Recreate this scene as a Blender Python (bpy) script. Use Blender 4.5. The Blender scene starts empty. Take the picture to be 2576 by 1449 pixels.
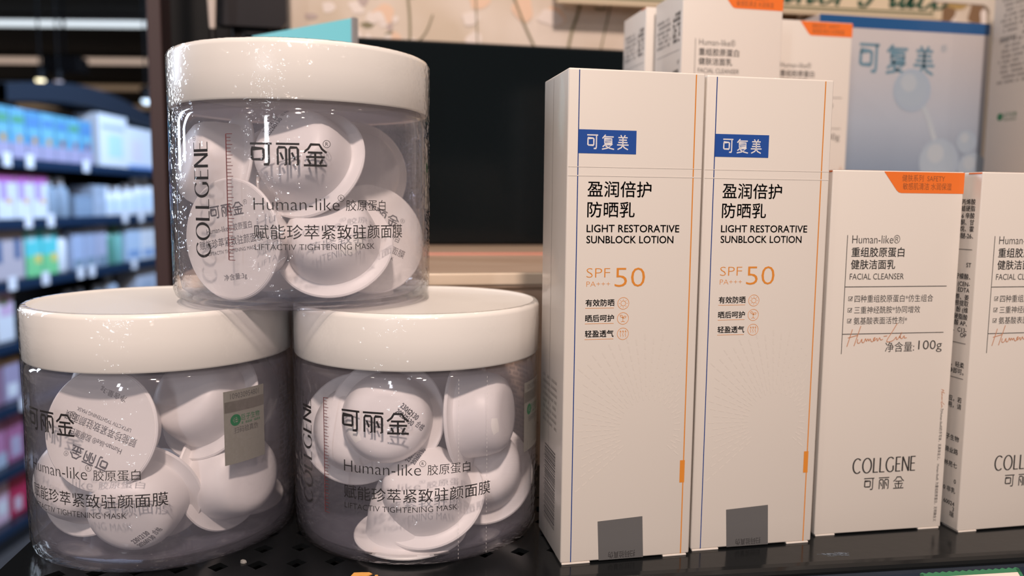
import bpy, bmesh, math, random
from math import sin, cos, pi, radians
from mathutils import Vector, Matrix

C = bpy.context.scene.collection
random.seed(5)
MM = 0.001
SZ = 1.30            # height of the display shelf above the shop floor
TH = 0.195           # the display is turned this much against the line of sight

# ------------------------------------------------------------------ camera, world, big lights, exposure
def crot(v):         # sight-aligned ground axes -> display axes
    return Vector((cos(TH) * v[0] + sin(TH) * v[1], -sin(TH) * v[0] + cos(TH) * v[1], v[2]))
PITCH, ROLL, FPX, CH = 0.10605, 0.01027, 2026.117, 0.1111
_f = Vector((0, cos(PITCH), -sin(PITCH))); _r = Vector((1, 0, 0)); _u = _r.cross(_f)
FW = crot(_f); RGT = crot(_r * cos(ROLL) + _u * sin(ROLL)); UPV = crot(-_r * sin(ROLL) + _u * cos(ROLL))
cam_d = bpy.data.cameras.new('camera'); cam = bpy.data.objects.new('camera', cam_d); C.objects.link(cam)
cam.matrix_world = Matrix(((RGT.x, UPV.x, -FW.x, 0), (RGT.y, UPV.y, -FW.y, 0), (RGT.z, UPV.z, -FW.z, SZ + CH), (0, 0, 0, 1)))
cam_d.sensor_width = 36; cam_d.lens = FPX * 36 / 2576
cam_d.clip_start = 0.01; cam_d.clip_end = 60
cam_d.dof.use_dof = True; cam_d.dof.focus_distance = 0.243; cam_d.dof.aperture_fstop = 10.0
sc = bpy.context.scene
sc.camera = cam
sc.view_settings.view_transform = 'Standard'; sc.view_settings.look = 'None'
sc.view_settings.gamma = 1; sc.view_settings.use_curve_mapping = False
sc.view_settings.exposure = -0.08
try:
    sc.cycles.transparent_max_bounces = 48; sc.cycles.max_bounces = 12
    sc.cycles.use_denoising = True
    sc.cycles.caustics_reflective = False; sc.cycles.caustics_refractive = False
    sc.cycles.sample_clamp_indirect = 4
except Exception:
    pass
w = bpy.data.worlds.new('shop_ambient'); sc.world = w; w.use_nodes = True
w.node_tree.nodes['Background'].inputs[0].default_value = (1.0, 0.86, 0.78, 1)
w.node_tree.nodes['Background'].inputs[1].default_value = 0.20

def area(name, loc, target, size, power, col, shape='DISK', size_y=None):
    l = bpy.data.lights.new(name, 'AREA'); l.shape = shape; l.size = size; l.energy = power; l.color = col
    if size_y: l.size_y = size_y
    o = bpy.data.objects.new(name, l); C.objects.link(o); o.location = loc
    o.rotation_euler = (Vector(target) - Vector(loc)).to_track_quat('-Z', 'Y').to_euler()
    return o
TGT = Vector((0.02, 0.25, SZ + 0.08))
area('ceiling_spot_key', TGT + crot(Vector((0.19, -1.39, 1.44))), TGT, 0.13, 37.5, (1.0, 0.80, 0.68))
for _k, (_x, _y, _z, _p) in enumerate(((1.0, -1.0, 1.5, 2.4), (-0.9, -1.0, 1.1, 1.5), (0.35, -1.5, 1.0, 1.8), (0.25, -0.35, 1.6, 0.8), (0.9, 0.1, 1.5, 1.4))):
    area('ceiling_spot_%s' % 'abcde'[_k], TGT + crot(Vector((_x, _y, _z))), TGT, 0.07, _p, (1.0, 0.82, 0.70))  # unseen spots added for glints on the film and for fill
area('ceiling_panel_light', TGT + Vector((0.1, 0.0, 1.5)), TGT, 0.8, 4.5, (1.0, 0.88, 0.72))  # unseen overhead area light, added as soft fill
area('aisle_light', crot(Vector((-0.45, 3.4, 1.50))) + Vector((0, 0, SZ + CH)), crot(Vector((-2.0, 3.7, -0.1))) + Vector((0, 0, SZ + CH)), 1.2, 220, (0.50, 0.68, 1.0), 'RECTANGLE', 0.4)

area('aisle_strip_light', TGT + crot(Vector((-1.2, 0.55, 0.40))), TGT, 0.12, 7.0, (0.72, 0.84, 1.0), 'RECTANGLE', 0.6)  # out-of-frame light added for cool rim highlights on the jars
area('front_strip_light', TGT + crot(Vector((-0.36, -1.05, 0.26))), TGT + Vector((-.03, .03, .03)), 0.05, 1.6, (0.90, 0.94, 1.0), 'RECTANGLE', 0.22)  # unseen narrow light added to draw vertical streaks on the jars

# ------------------------------------------------------------------ materials
def mat(name, col, rough=0.5, coat=0.0, coat_rough=0.05, metal=0.0, emit=None, estr=0.0, bump=None, spec=0.5):
    m = bpy.data.materials.new(name); m.use_nodes = True
    nt = m.node_tree; b = nt.nodes['Principled BSDF']
    b.inputs['Base Color'].default_value = (*col, 1); b.inputs['Roughness'].default_value = rough
    b.inputs['Metallic'].default_value = metal; b.inputs['Coat Weight'].default_value = coat
    b.inputs['Coat Roughness'].default_value = coat_rough; b.inputs['Specular IOR Level'].default_value = spec
    if emit:
        b.inputs['Emission Color'].default_value = (*emit, 1); b.inputs['Emission Strength'].default_value = estr
    if bump:
        tc = nt.nodes.new('ShaderNodeTexCoord'); n = nt.nodes.new('ShaderNodeTexNoise'); bp = nt.nodes.new('ShaderNodeBump')
        mp = nt.nodes.new('ShaderNodeMapping'); mp.inputs['Scale'].default_value = bump[2] if len(bump) > 2 else (1, 1, 1)
        nt.links.new(tc.outputs['Object'], mp.inputs[0]); nt.links.new(mp.outputs[0], n.inputs['Vector'])
        n.inputs['Scale'].default_value = bump[0]; n.inputs['Detail'].default_value = 4
        bp.inputs['Strength'].default_value = bump[1]; bp.inputs['Distance'].default_value = 0.001
        nt.links.new(n.outputs['Fac'], bp.inputs['Height'])
        nt.links.new(bp.outputs[0], b.inputs['Coat Normal' if coat > 0 else 'Normal'])
    return m

def noise_col(m, c1, c2, scale, mapping=(1, 1, 1), detail=3):
    nt = m.node_tree; b = nt.nodes['Principled BSDF']
    tc = nt.nodes.new('ShaderNodeTexCoord'); mp = nt.nodes.new('ShaderNodeMapping'); n = nt.nodes.new('ShaderNodeTexNoise')
    cr = nt.nodes.new('ShaderNodeValToRGB')
    mp.inputs['Scale'].default_value = mapping; n.inputs['Scale'].default_value = scale; n.inputs['Detail'].default_value = detail
    cr.color_ramp.elements[0].color = (*c1, 1); cr.color_ramp.elements[1].color = (*c2, 1)
    cr.color_ramp.elements[0].position = 0.35; cr.color_ramp.elements[1].position = 0.65
    nt.links.new(tc.outputs['Object'], mp.inputs[0]); nt.links.new(mp.outputs[0], n.inputs['Vector'])
    nt.links.new(n.outputs['Fac'], cr.inputs[0]); nt.links.new(cr.outputs[0], b.inputs['Base Color'])
    return m

def clear_mat(name, tint, haze, haze_col, rough=0.04, bump=None, ior=1.45):
    m = bpy.data.materials.new(name); m.use_nodes = True; nt = m.node_tree; nt.nodes.clear()
    out = nt.nodes.new('ShaderNodeOutputMaterial'); tr = nt.nodes.new('ShaderNodeBsdfTransparent')
    gl = nt.nodes.new('ShaderNodeBsdfGlossy'); df = nt.nodes.new('ShaderNodeBsdfDiffuse')
    fr = nt.nodes.new('ShaderNodeLayerWeight'); pw = nt.nodes.new('ShaderNodeMath'); ml = nt.nodes.new('ShaderNodeMath'); m1 = nt.nodes.new('ShaderNodeMixShader'); m2 = nt.nodes.new('ShaderNodeMixShader')
    tr.inputs[0].default_value = (*tint, 1); gl.inputs['Roughness'].default_value = rough
    df.inputs[0].default_value = (*haze_col, 1); fr.inputs[0].default_value = 0.5
    f0 = ((ior - 1) / (ior + 1)) ** 2; pw.operation = 'POWER'; pw.inputs[1].default_value = 5; ml.operation = 'MULTIPLY_ADD'
    ml.inputs[1].default_value = 1 - f0; ml.inputs[2].default_value = f0
    nt.links.new(fr.outputs['Facing'], pw.inputs[0]); nt.links.new(pw.outputs[0], ml.inputs[0])
    m1.inputs[0].default_value = haze
    nt.links.new(tr.outputs[0], m1.inputs[1]); nt.links.new(df.outputs[0], m1.inputs[2])
    nt.links.new(ml.outputs[0], m2.inputs[0]); nt.links.new(m1.outputs[0], m2.inputs[1]); nt.links.new(gl.outputs[0], m2.inputs[2])
    nt.links.new(m2.outputs[0], out.inputs[0])
    if bump:
        tc = nt.nodes.new('ShaderNodeTexCoord'); mp = nt.nodes.new('ShaderNodeMapping'); n = nt.nodes.new('ShaderNodeTexNoise')
        bp = nt.nodes.new('ShaderNodeBump')
        mp.inputs['Scale'].default_value = bump[2]; n.inputs['Scale'].default_value = bump[0]; n.inputs['Detail'].default_value = 2
        bp.inputs['Strength'].default_value = bump[1]; bp.inputs['Distance'].default_value = 0.002
        nt.links.new(tc.outputs['Object'], mp.inputs[0]); nt.links.new(mp.outputs[0], n.inputs['Vector'])
        nt.links.new(n.outputs['Fac'], bp.inputs['Height']); nt.links.new(bp.outputs[0], gl.inputs['Normal'])
    return m

M = {}
M['lid'] = mat('white_lid_plastic', (0.90, 0.87, 0.845), 0.32, bump=(30, 0.05, (1, 1, 4)))
M['pod'] = mat('white_capsule_plastic', (0.92, 0.89, 0.875), 0.42)
M['podfilm'] = mat('capsule_film', (0.88, 0.85, 0.825), 0.30)
M['jar'] = clear_mat('clear_jar_plastic', (0.98, 0.975, 0.99), 0.055, (0.74, 0.73, 0.90), 0.04)
M['film'] = clear_mat('shrink_film', (1, 1, 1), 0.003, (0.9, 0.88, 0.88), 0.05, (330, 0.7, (0.7, 0.7, 1.0)), 1.45)
M['ink'] = mat('black_ink', (0.016, 0.014, 0.016), 0.45)
M['greyink'] = mat('grey_ink', (0.10, 0.095, 0.10), 0.5)
M['palegrey'] = mat('pale_grey_ink', (0.33, 0.31, 0.30), 0.5)
M['redink'] = mat('red_brown_ink', (0.16, 0.035, 0.04), 0.5)
M['carton'] = mat('white_carton_board', (0.74, 0.692, 0.648), 0.42, 0.35, 0.12, bump=(45, 0.25, (1, 1, 2)))
M['cartonside'] = M['carton']
M['blue'] = mat('blue_print', (0.012, 0.075, 0.36), 0.35, 0.5, 0.1)
M['blueline'] = mat('blue_line_print', (0.012, 0.05, 0.24), 0.4)
M['orange'] = mat('orange_print', (0.72, 0.26, 0.035), 0.45)
M['orangeband'] = mat('orange_band_print', (0.88, 0.19, 0.025), 0.4, 0.4, 0.1)
M['orangetext'] = mat('dark_orange_ink', (0.33, 0.10, 0.03), 0.5)
M['copper'] = mat('copper_ink', (0.55, 0.25, 0.13), 0.4)
M['whiteink'] = mat('white_ink', (0.80, 0.78, 0.80), 0.4)
M['ray'] = mat('embossed_ray_varnish', (0.71, 0.662, 0.618), 0.35)
M['sticker'] = mat('silver_grey_sticker', (0.13, 0.13, 0.135), 0.32, 0.3, 0.2)
M['labelsticker'] = mat('pale_grey_sticker', (0.25, 0.24, 0.225), 0.4)
M['silverband'] = mat('scratch_off_silver', (0.19, 0.175, 0.165), 0.3, metal=0.3)
M['green'] = mat('green_print', (0.025, 0.16, 0.075), 0.5)
M['black'] = mat('black_shelf_metal', (0.006, 0.007, 0.008), 0.16, bump=(200, 0.04), spec=0.32)
M['darkvoid'] = mat('black_void_board', (0.006, 0.006, 0.007), 0.8)
M['railblue'] = mat('dark_blue_rail_plastic', (0.008, 0.016, 0.032), 0.4, spec=0.25)
M['wood'] = noise_col(mat('pale_wood_laminate', (0.6, 0.5, 0.4), 0.28), (0.50, 0.36, 0.27), (0.58, 0.44, 0.34), 9, (1, 14, 14))
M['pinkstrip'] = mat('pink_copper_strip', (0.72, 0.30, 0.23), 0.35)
M['screen'] = mat('dark_glass_screen', (0.002, 0.005, 0.007), 0.15, spec=0.3)
M['blackpl'] = mat('matt_black_plastic', (0.004, 0.004, 0.005), 0.5, spec=0.2)
M['brown'] = mat('dark_brown_upright', (0.045, 0.022, 0.024), 0.5)
M['teal'] = mat('teal_card', (0.22, 0.75, 0.85), 0.35)
M['greyedge'] = mat('grey_card_edge', (0.30, 0.30, 0.31), 0.5)
M['offwhite'] = mat('off_white_plastic', (0.68, 0.60, 0.56), 0.4)
M['scrap'] = mat('orange_tape_scrap', (0.75, 0.38, 0.10), 0.5)
M['clearscrap'] = clear_mat('clear_glue_crumb', (0.9, 0.9, 0.9), 0.25, (0.8, 0.78, 0.75), 0.15)
M['scuff'] = mat('pale_blue_scuff', (0.16, 0.20, 0.26), 0.5)

# ------------------------------------------------------------------ builders
class MB:
    def __init__(s): s.v = []; s.f = []; s.m = []
    def add(s, vs, fs, mi=0):
        o = len(s.v); s.v += [tuple(v) for v in vs]
        for f in fs: s.f.append(tuple(i + o for i in f)); s.m.append(mi)
        return s
    def box(s, x0, x1, y0, y1, z0, z1, mi=0):
        return s.add([(x0, y0, z0), (x1, y0, z0), (x1, y1, z0), (x0, y1, z0), (x0, y0, z1), (x1, y0, z1), (x1, y1, z1), (x0, y1, z1)],
                     [(0, 3, 2, 1), (4, 5, 6, 7), (0, 1, 5, 4), (1, 2, 6, 5), (2, 3, 7, 6), (3, 0, 4, 7)], mi)
    def rbox(s, x0, x1, y0, y1, z0, z1, r=0.6, seg=2, mi=0):   # box with rounded edges
        bm = bmesh.new(); bmesh.ops.create_cube(bm, size=1)
        for v in bm.verts:
            v.co = Vector(((x0 + x1) / 2 + v.co.x * (x1 - x0), (y0 + y1) / 2 + v.co.y * (y1 - y0), (z0 + z1) / 2 + v.co.z * (z1 - z0)))
        bmesh.ops.bevel(bm, geom=bm.edges[:], offset=r, segments=seg, profile=0.5, affect='EDGES')
        bm.verts.index_update()
        s.add([v.co[:] for v in bm.verts], [[v.index for v in f.verts] for f in bm.faces], mi); bm.free(); return s
    def lathe(s, prof, seg=96, mi=0, a0=0, a1=2 * pi, jit=None):
        n = len(prof); full = abs(a1 - a0 - 2 * pi) < 1e-6; cols = seg if full else seg + 1
        vs = []
        for k in range(cols):
            a = a0 + (a1 - a0) * k / seg
            for i, (r, z) in enumerate(prof):
                q = r + (jit(a, z) if jit and r > 1 else 0)
                vs.append((q * sin(a), -q * cos(a), z))
        fs = []
        for k in range(seg):
            k2 = (k + 1) % cols
            for i in range(n - 1):
                f = [k * n + i, k2 * n + i, k2 * n + i + 1, k * n + i + 1]
                if prof[i][0] < 1e-6: f = [k * n + i, k2 * n + i + 1, k * n + i + 1]
                elif prof[i + 1][0] < 1e-6: f = [k * n + i, k2 * n + i, k * n + i + 1]
                fs.append(f)
        return s.add(vs, fs, mi)
    def prism(s, pts, z0, z1, mi=0, mapf=None):
        n = len(pts); mp = mapf or (lambda x, y, z: (x, y, z))
        vs = [mp(x, y, z0) for x, y in pts] + [mp(x, y, z1) for x, y in pts]
        fs = [tuple(range(n))[::-1], tuple(range(n, 2 * n))] + [(i, (i + 1) % n, n + (i + 1) % n, n + i) for i in range(n)]
        return s.add(vs, fs, mi)
    def flat(s, shapes, mapf, mi=0):          # list of (verts2d, faces)
        for vs, fs in shapes: s.add([mapf(x, y) for x, y in vs], fs, mi)
        return s

def obj(name, mb, mats, parent=None, loc=None, smooth=False, scale=MM, normals=True):
    me = bpy.data.meshes.new(name)
    me.from_pydata([(x * scale, y * scale, z * scale) for x, y, z in mb.v], [], mb.f)
    for m in (mats if isinstance(mats, (list, tuple)) else [mats]): me.materials.append(m)
    for p, mi in zip(me.polygons, mb.m): p.material_index = mi; p.use_smooth = smooth
    if normals:
        bm = bmesh.new(); bm.from_mesh(me); bmesh.ops.remove_doubles(bm, verts=bm.verts, dist=1e-7)
        bmesh.ops.recalc_face_normals(bm, faces=bm.faces); bm.to_mesh(me); bm.free()
    if smooth:
        try: me.set_sharp_from_angle(angle=radians(38))
        except Exception: pass
    me.update()
    o = bpy.data.objects.new(name, me); C.objects.link(o)
    if parent: o.parent = parent
    if loc: o.location = loc
    return o
def tag(o, label=None, cat=None, group=None, kind=None):
    if label: o['label'] = label
    if cat: o['category'] = cat
    if group: o['group'] = group
    if kind: o['kind'] = kind
    return o
def thing(name, label, cat, loc=(0, 0, 0), rz=0, group=None):
    o = bpy.data.objects.new(name, None); o.empty_display_size = 0.01; C.objects.link(o)
    o.location = loc; o.rotation_euler = (0, 0, rz)
    return tag(o, label, cat, group)
def dup(root, name, loc, rz, label, group=None):
    r = root.copy(); C.objects.link(r); r.location = loc; r.rotation_euler = (0, 0, rz); r['label'] = label
    if group: r['group'] = group
    for ch in list(root.children):
        c = ch.copy(); C.objects.link(c); c.parent = r
        for g in list(ch.children):
            d = g.copy(); C.objects.link(d); d.parent = c
    return r

# ------------------------------------------------------------------ lettering (2-D shapes)
_tc = {}
def glyphs(s, off=0.0, shear=0.0, space=1.0):
    k = (s, off, shear, space)
    if k in _tc: return _tc[k]
    cu = bpy.data.curves.new('lettering', 'FONT'); cu.body = s; cu.size = 1; cu.offset = off; cu.shear = shear
    cu.resolution_u = 3; cu.fill_mode = 'FRONT'; cu.space_character = space
    o = bpy.data.objects.new('lettering', cu); C.objects.link(o)
    dg = bpy.context.evaluated_depsgraph_get(); ev = o.evaluated_get(dg); me = ev.to_mesh()
    vs = [(v.co.x, v.co.y) for v in me.vertices]; fs = [tuple(p.vertices) for p in me.polygons]
    ev.to_mesh_clear(); bpy.data.objects.remove(o); bpy.data.curves.remove(cu)
    _tc[k] = (vs, fs); return _tc[k]
def fit(sh, x0, x1, y0, y1):
    vs, fs = sh
    ax = min(v[0] for v in vs); bx = max(v[0] for v in vs); ay = min(v[1] for v in vs); by = max(v[1] for v in vs)
    sx = (x1 - x0) / (bx - ax); sy = (y1 - y0) / (by - ay) if y1 is not None else sx
    return ([(x0 + (x - ax) * sx, y0 + (y - ay) * sy) for x, y in vs], fs)
def text(s, x0, x1, y0, y1, off=0.0, shear=0.0, space=1.0): return fit(glyphs(s, off, shear, space), x0, x1, y0, y1)
def text_right(s, x1, y0, h, off=0.0):
    vs, fs = glyphs(s, off); ax = max(v[0] for v in vs)
    return ([(x1 + (x - ax) * h, y0 + y * h) for x, y in vs], fs)
def bold(sh, d=.07):
    return merge(sh, ([(x + d, y) for x, y in sh[0]], sh[1]), ([(x, y + d) for x, y in sh[0]], sh[1]))
def rot2(sh, a, cx=0, cy=0):
    c, s = cos(a), sin(a); return ([(cx + x * c - y * s, cy + x * s + y * c) for x, y in sh[0]], sh[1])
def merge(*shs):
    vs = []; fs = []
    for v, f in shs:
        o = len(vs); vs += v; fs += [tuple(i + o for i in q) for q in f]
    return (vs, fs)
def rect(x0, x1, y0, y1, nx=1):
    vs = []; fs = []
    for i in range(nx + 1):
        x = x0 + (x1 - x0) * i / nx; vs += [(x, y0), (x, y1)]
    for i in range(nx): fs.append((2 * i, 2 * i + 2, 2 * i + 3, 2 * i + 1))
    return (vs, fs)
def stroke(pts, wd, thin=None, closed=False, smooth=0):
    # ribbon along a polyline; with thin set, the width follows a broad pen (verticals thick, horizontals thin)
    P = [Vector(p) for p in pts]
    for _ in range(smooth):
        Q = [] if closed else [P[0]]
        n = len(P)
        for i in range(n if closed else n - 1):
            a, b = P[i], P[(i + 1) % n]; Q += [a * 0.75 + b * 0.25, a * 0.25 + b * 0.75]
        if not closed: Q.append(P[-1])
        P = Q
    n = len(P); vs = []
    for i in range(n):
        a = P[i - 1] if (i > 0 or closed) else P[i]; b = P[(i + 1) % n] if (i < n - 1 or closed) else P[i]
        d = (b - a); d = d.normalized() if d.length > 1e-9 else Vector((1, 0))
        nn = Vector((-d.y, d.x)); k = 1.0
        if 0 < i < n - 1 or closed:
            d1 = (P[i] - P[i - 1]).normalized(); k = 1 / max(0.5, abs(nn.dot(Vector((-d1.y, d1.x)))))
        ww = wd if thin is None else thin + (wd - thin) * abs(d.y) ** 1.3
        vs += [tuple(P[i] + nn * ww / 2 * k), tuple(P[i] - nn * ww / 2 * k)]
    fs = [(2 * i, 2 * i + 1, 2 * ((i + 1) % n) + 1, 2 * ((i + 1) % n)) for i in range(n if closed else n - 1)]
    return (vs, fs)
def strokes(lst, x0, x1, y0, y1, wd, thin=None):
    sx, sy = x1 - x0, y1 - y0; out = []
    for e in lst:
        pts, closed, sm = (e if isinstance(e, tuple) else (e, False, 0))
        out.append(stroke([(x0 + p[0] * sx, y0 + p[1] * sy) for p in pts], wd, thin, closed, sm))
    return merge(*out)
def ring(cx, cy, r, wd, seg=36): return stroke([(cx + r * cos(2 * pi * k / seg), cy + r * sin(2 * pi * k / seg)) for k in range(seg)], wd, None, True)
def reg_mark(cx, cy, r, th=0.14):
    return merge(ring(cx, cy, r, r * th), text('R', cx - r * 0.36, cx + r * 0.42, cy - r * 0.5, cy + r * 0.5))
def ell(cx, cy, rx, ry, a0, a1, n=20): return [(cx + rx * cos(radians(a0 + (a1 - a0) * k / n)), cy + ry * sin(radians(a0 + (a1 - a0) * k / n))) for k in range(n + 1)]
KE = [[(0, .96), (1, .96)], [(.86, .96), (.86, .13), (.82, .04), (.62, .03)], ([(.08, .74), (.58, .74), (.62, .70), (.62, .30), (.58, .26), (.12, .26), (.08, .30), (.08, .70)], True, 0)]
LI = [[(0, .96), (1, .96)], [(.07, .02), (.07, .72), (.12, .80), (.38, .80), (.43, .72), (.43, .04), (.34, .03)], [(.18, .58), (.30, .26)],
      [(.57, .02), (.57, .72), (.62, .80), (.88, .80), (.93, .72), (.93, .04), (.84, .03)], [(.67, .58), (.80, .26)]]
JIN = [[(0, .60), (.20, .76), (.32, .96), (.68, .96), (.80, .76), (1, .60)], [(.18, .60), (.82, .60)], [(.10, .40), (.92, .40)], [(.5, .60), (.5, .03)],
       [(.18, .30), (.29, .08)], [(.82, .30), (.70, .08)], [(0, .02), (1, .02)]]
FU = [[(.28, 1), (.02, .74)], [(.20, .86), (.95, .86)], ([(.2, .72), (.80, .72), (.80, .42), (.2, .42)], True, 0), [(.2, .57), (.8, .57)], [(.38, .42), (.05, .16)],
      [(.30, .31), (.82, .31), (.45, .08), (.0, 0)], [(.28, .24), (.60, .08), (1, 0)]]
MEI = [[(.30, 1), (.40, .88)], [(.70, 1), (.60, .88)], [(.1, .83), (.9, .83)], [(.16, .66), (.84, .66)], [(.1, .49), (.9, .49)], [(.5, .83), (.5, .32)], [(0, .32), (1, .32)], [(.5, .32), (.38, .14), (.05, 0)], [(.5, .32), (.62, .14), (.95, 0)]]
def klj(x0, x1, y0, y1, wd=0.62):
    W = x1 - x0
    return merge(strokes(KE, x0, x0 + W * .292, y0, y1, wd), strokes(LI, x0 + W * .346, x0 + W * .648, y0, y1, wd), strokes(JIN, x0 + W * .70, x1, y0, y1, wd))
def kfm(x0, x1, y0, y1, wd):
    W = x1 - x0
    return merge(strokes(KE, x0, x0 + W * .26, y0, y1, wd), strokes(FU, x0 + W * .36, x0 + W * .65, y0, y1, wd), strokes(MEI, x0 + W * .72, x1, y0, y1, wd))
LET = {'C': (1.0, [ell(.53, .5, .52, .5, 48, 312)]), 'O': (1.1, [(ell(.52, .5, .52, .5, 0, 351, 39), True, 0)]), 'L': (.62, [[(.06, 1), (.06, 0)], [(.0, .02), (.62, .02)]]),
       'G': (1.0, [ell(.53, .5, .52, .5, 48, 312), [(.88, .12), (.88, .42)]]), 'E': (.62, [[(.06, 1), (.06, 0)], [(0, .98), (.6, .98)], [(.06, .52), (.54, .52)], [(0, .02), (.62, .02)]]),
       'N': (.86, [[(.06, 1), (.06, 0)], [(.06, 1), (.82, 0)], [(.82, 1), (.82, 0)]])}
def collgene(x0, x1, y0, y1, wd, thin):
    gaps = .17; total = sum(LET[c][0] for c in 'COLLGENE') + gaps * 7; k = (x1 - x0) / total; x = x0; out = []
    for c in 'COLLGENE':
        wdt, st = LET[c]
        L = [(([(p[0], p[1]) for p in (e[0] if isinstance(e, tuple) else e)], isinstance(e, tuple), 0)) for e in st]
        for pts, cl, sm in L:
            out.append(stroke([(x + p[0] * k, y0 + p[1] * (y1 - y0)) for p in pts], wd, thin, cl))
        x += (wdt + gaps) * k
    return merge(*out)
SIG = [[(.02, .02), (.10, .78)], [(.14, .04), (.24, .92)], [(.03, .40), (.20, .52)],
       [(.20, .34), (.19, .16), (.24, .16), (.27, .38), (.27, .18), (.31, .18), (.33, .40), (.35, .20), (.37, .38), (.39, .22), (.41, .38), (.43, .20), (.47, .24), (.50, .42), (.46, .34), (.48, .22), (.53, .40), (.53, .24), (.55, .26), (.57, .42), (.59, .26), (.63, .32)],
       [(.64, .44), (.70, .46)], [(.86, 1.0), (.78, .62), (.68, .20), (.74, .18), (.82, .26), (.86, .44), (.86, .28), (.89, .30), (.97, .70), (.90, .34), (.94, .44), (.92, .38), (.96, .30), (.98, .42), (1.0, .46), (.99, .34), (1.04, .36)]]
def signature(x0, x1, y0, y1, wd): return strokes([(p, False, 2) for p in SIG], x0, x1, y0, y1, wd)
def blocks(x0, x1, y, h, seed, fill=0.82):   # print too small to read: a run of glyph-sized marks
    rnd = random.Random(seed); out = []; x = x0
    while x < x1 - h * .5:
        wq = h * rnd.choice((.8, .85, .9, .5))
        if rnd.random() < fill:
            out += [rect(x, x + wq, y, y + h * .16), rect(x, x + wq, y + h * .42, y + h * .56), rect(x + wq * .1, x + wq * .9, y + h * .82, y + h * .95),
                    rect(x + wq * .42, x + wq * .56, y, y + h * .95), rect(x, x + wq * .14, y + h * rnd.random() * .4, y + h * .6)]
        x += wq + h * .18
    return merge(*out) if out else rect(x0, x0 + .01, y, y + .01)

# ================================================================== the setting
FLOORZ = 0.0
fl = MB().box(-9000, 6000, -2500, 17000, -50, 0); o = obj('floor', fl, mat('shop_floor_tile', (0.10, 0.09, 0.085), 0.3)); tag(o, kind='structure'); o.rotation_euler = (0, 0, -TH)
cl = MB().box(-9000, 1500, 2500, 17000, 2920, 2960); o = obj('ceiling', cl, mat('dark_brown_ceiling', (0.030, 0.024, 0.018), 0.8)); tag(o, kind='structure'); o.rotation_euler = (0, 0, -TH)
bw = MB().box(-9000, 6000, 16800, 17000, 0, 2960); o = obj('wall_back', bw, mat('dark_back_wall', (0.028, 0.024, 0.022), 0.8)); tag(o, kind='structure'); o.rotation_euler = (0, 0, -TH)

# ================================================================== display unit: perforated shelf, rail, riser, back
SROT = -0.055
sh = thing('display_shelf', 'black perforated metal display shelf under the jars and cartons', 'shelf', (0, 0, SZ), SROT)
def shelf_mesh():
    mb = MB(); P = 11.6; hx, hy = -20.1, 244.3; r = 3.1; th = 1.4
    x0 = -119.0; nx0 = -7; nx1 = 7; ny1 = 7
    gx0 = hx + nx0 * P - P / 2; gx1 = hx + nx1 * P + P / 2; gy0 = hy - P / 2; gy1 = hy + (ny1 - 1) * P + P / 2
    for i in range(nx0, nx1 + 1):
        for j in range(ny1):
            cx, cy = hx + i * P, hy + j * P; q = P / 2
            mids = [(cx + q, cy), (cx, cy + q), (cx - q, cy), (cx, cy - q)]; cor = [(cx + q, cy + q), (cx - q, cy + q), (cx - q, cy - q), (cx + q, cy - q)]
            dm = [(cx + r, cy), (cx, cy + r), (cx - r, cy), (cx, cy - r)]
            for k in range(4):
                k2 = (k + 1) % 4
                pts = [mids[k], cor[k], mids[k2], dm[k2], dm[k]]
                mb.add([(x, y, 0) for x, y in pts], [(0, 1, 2, 3, 4)])
                mb.add([(*dm[k], 0), (*dm[k2], 0), (*dm[k2], -th), (*dm[k], -th)], [(0, 1, 2, 3)])
    # solid margins round the perforated field, front edge rolled over and turned down
    yF = 222.0; yB = 660.0; xR = 430.0
    mb.add([(gx0, gy1, 0), (gx1, gy1, 0), (gx1, yB, 0), (gx0, yB, 0)], [(0, 1, 2, 3)])
    prof = [(gy0, 0.0), (yF + 4.5, 0.0), (yF + 2.6, -.2), (yF + 1.0, -.7), (yF + .2, -1.5), (yF, -2.4), (yF, -19)]
    xs = [x0 + 6, gx0, gx1, xR]
    vs = [(x, y, z) for x in xs for y, z in prof]; n = len(prof)
    mb.add(vs, [(i * n + j, (i + 1) * n + j, (i + 1) * n + j + 1, i * n + j + 1) for i in range(len(xs) - 1) for j in range(n - 1)])
    mb.add([(x0 + 6, gy0, 0), (gx0, gy0, 0), (gx0, yB, 0), (x0, yB, 0), (x0, gy0 + 8, 0)], [(0, 1, 2, 3, 4)])
    mb.add([(gx1, gy0, 0), (xR, gy0, 0), (xR, yB, 0), (gx1, yB, 0)], [(0, 1, 2, 3)])
    side = [(x0 + 6, yF + 4.5, 0), (x0 + 6, gy0, 0), (x0, gy0 + 8, 0), (x0, yB, 0)]
    for a, b in zip(side, side[1:]): mb.add([a, b, (b[0], b[1], -19), (a[0], a[1], -19)], [(0, 1, 2, 3)])
    return mb
obj('shelf_panel', shelf_mesh(), M['black'], sh, normals=False)
obj('under_tray', MB().box(-112, 425, 226, 650, -17, -8), M['darkvoid'], sh)  # black sheet makes the dark space seen under the holes
sc_ = MB(); rnd = random.Random(2)
for k in range(16):
    a = rnd.uniform(-.5, .5) - .4; cx, cy, L = 137 + rnd.uniform(-3, 4), 221.5 + 9.0 + rnd.uniform(-1.0, 1.0), rnd.uniform(1.2, 3.4)
    sc_.flat([stroke([(cx - L * cos(a), cy - L * sin(a) * .5), (cx, cy + rnd.uniform(-.2, .2)), (cx + L * cos(a), cy + L * sin(a) * .5)], rnd.uniform(.08, .22))], lambda x, y: (x, y, .03))
obj('scuff_mark', sc_, M['scuff'], sh, normals=False)
pr = MB(); prof = [(221.7, -2.0), (219.6, -1.2), (218.2, -1.5), (203, -13.0), (201, -26), (204, -28), (221.7, -28)]
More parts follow.
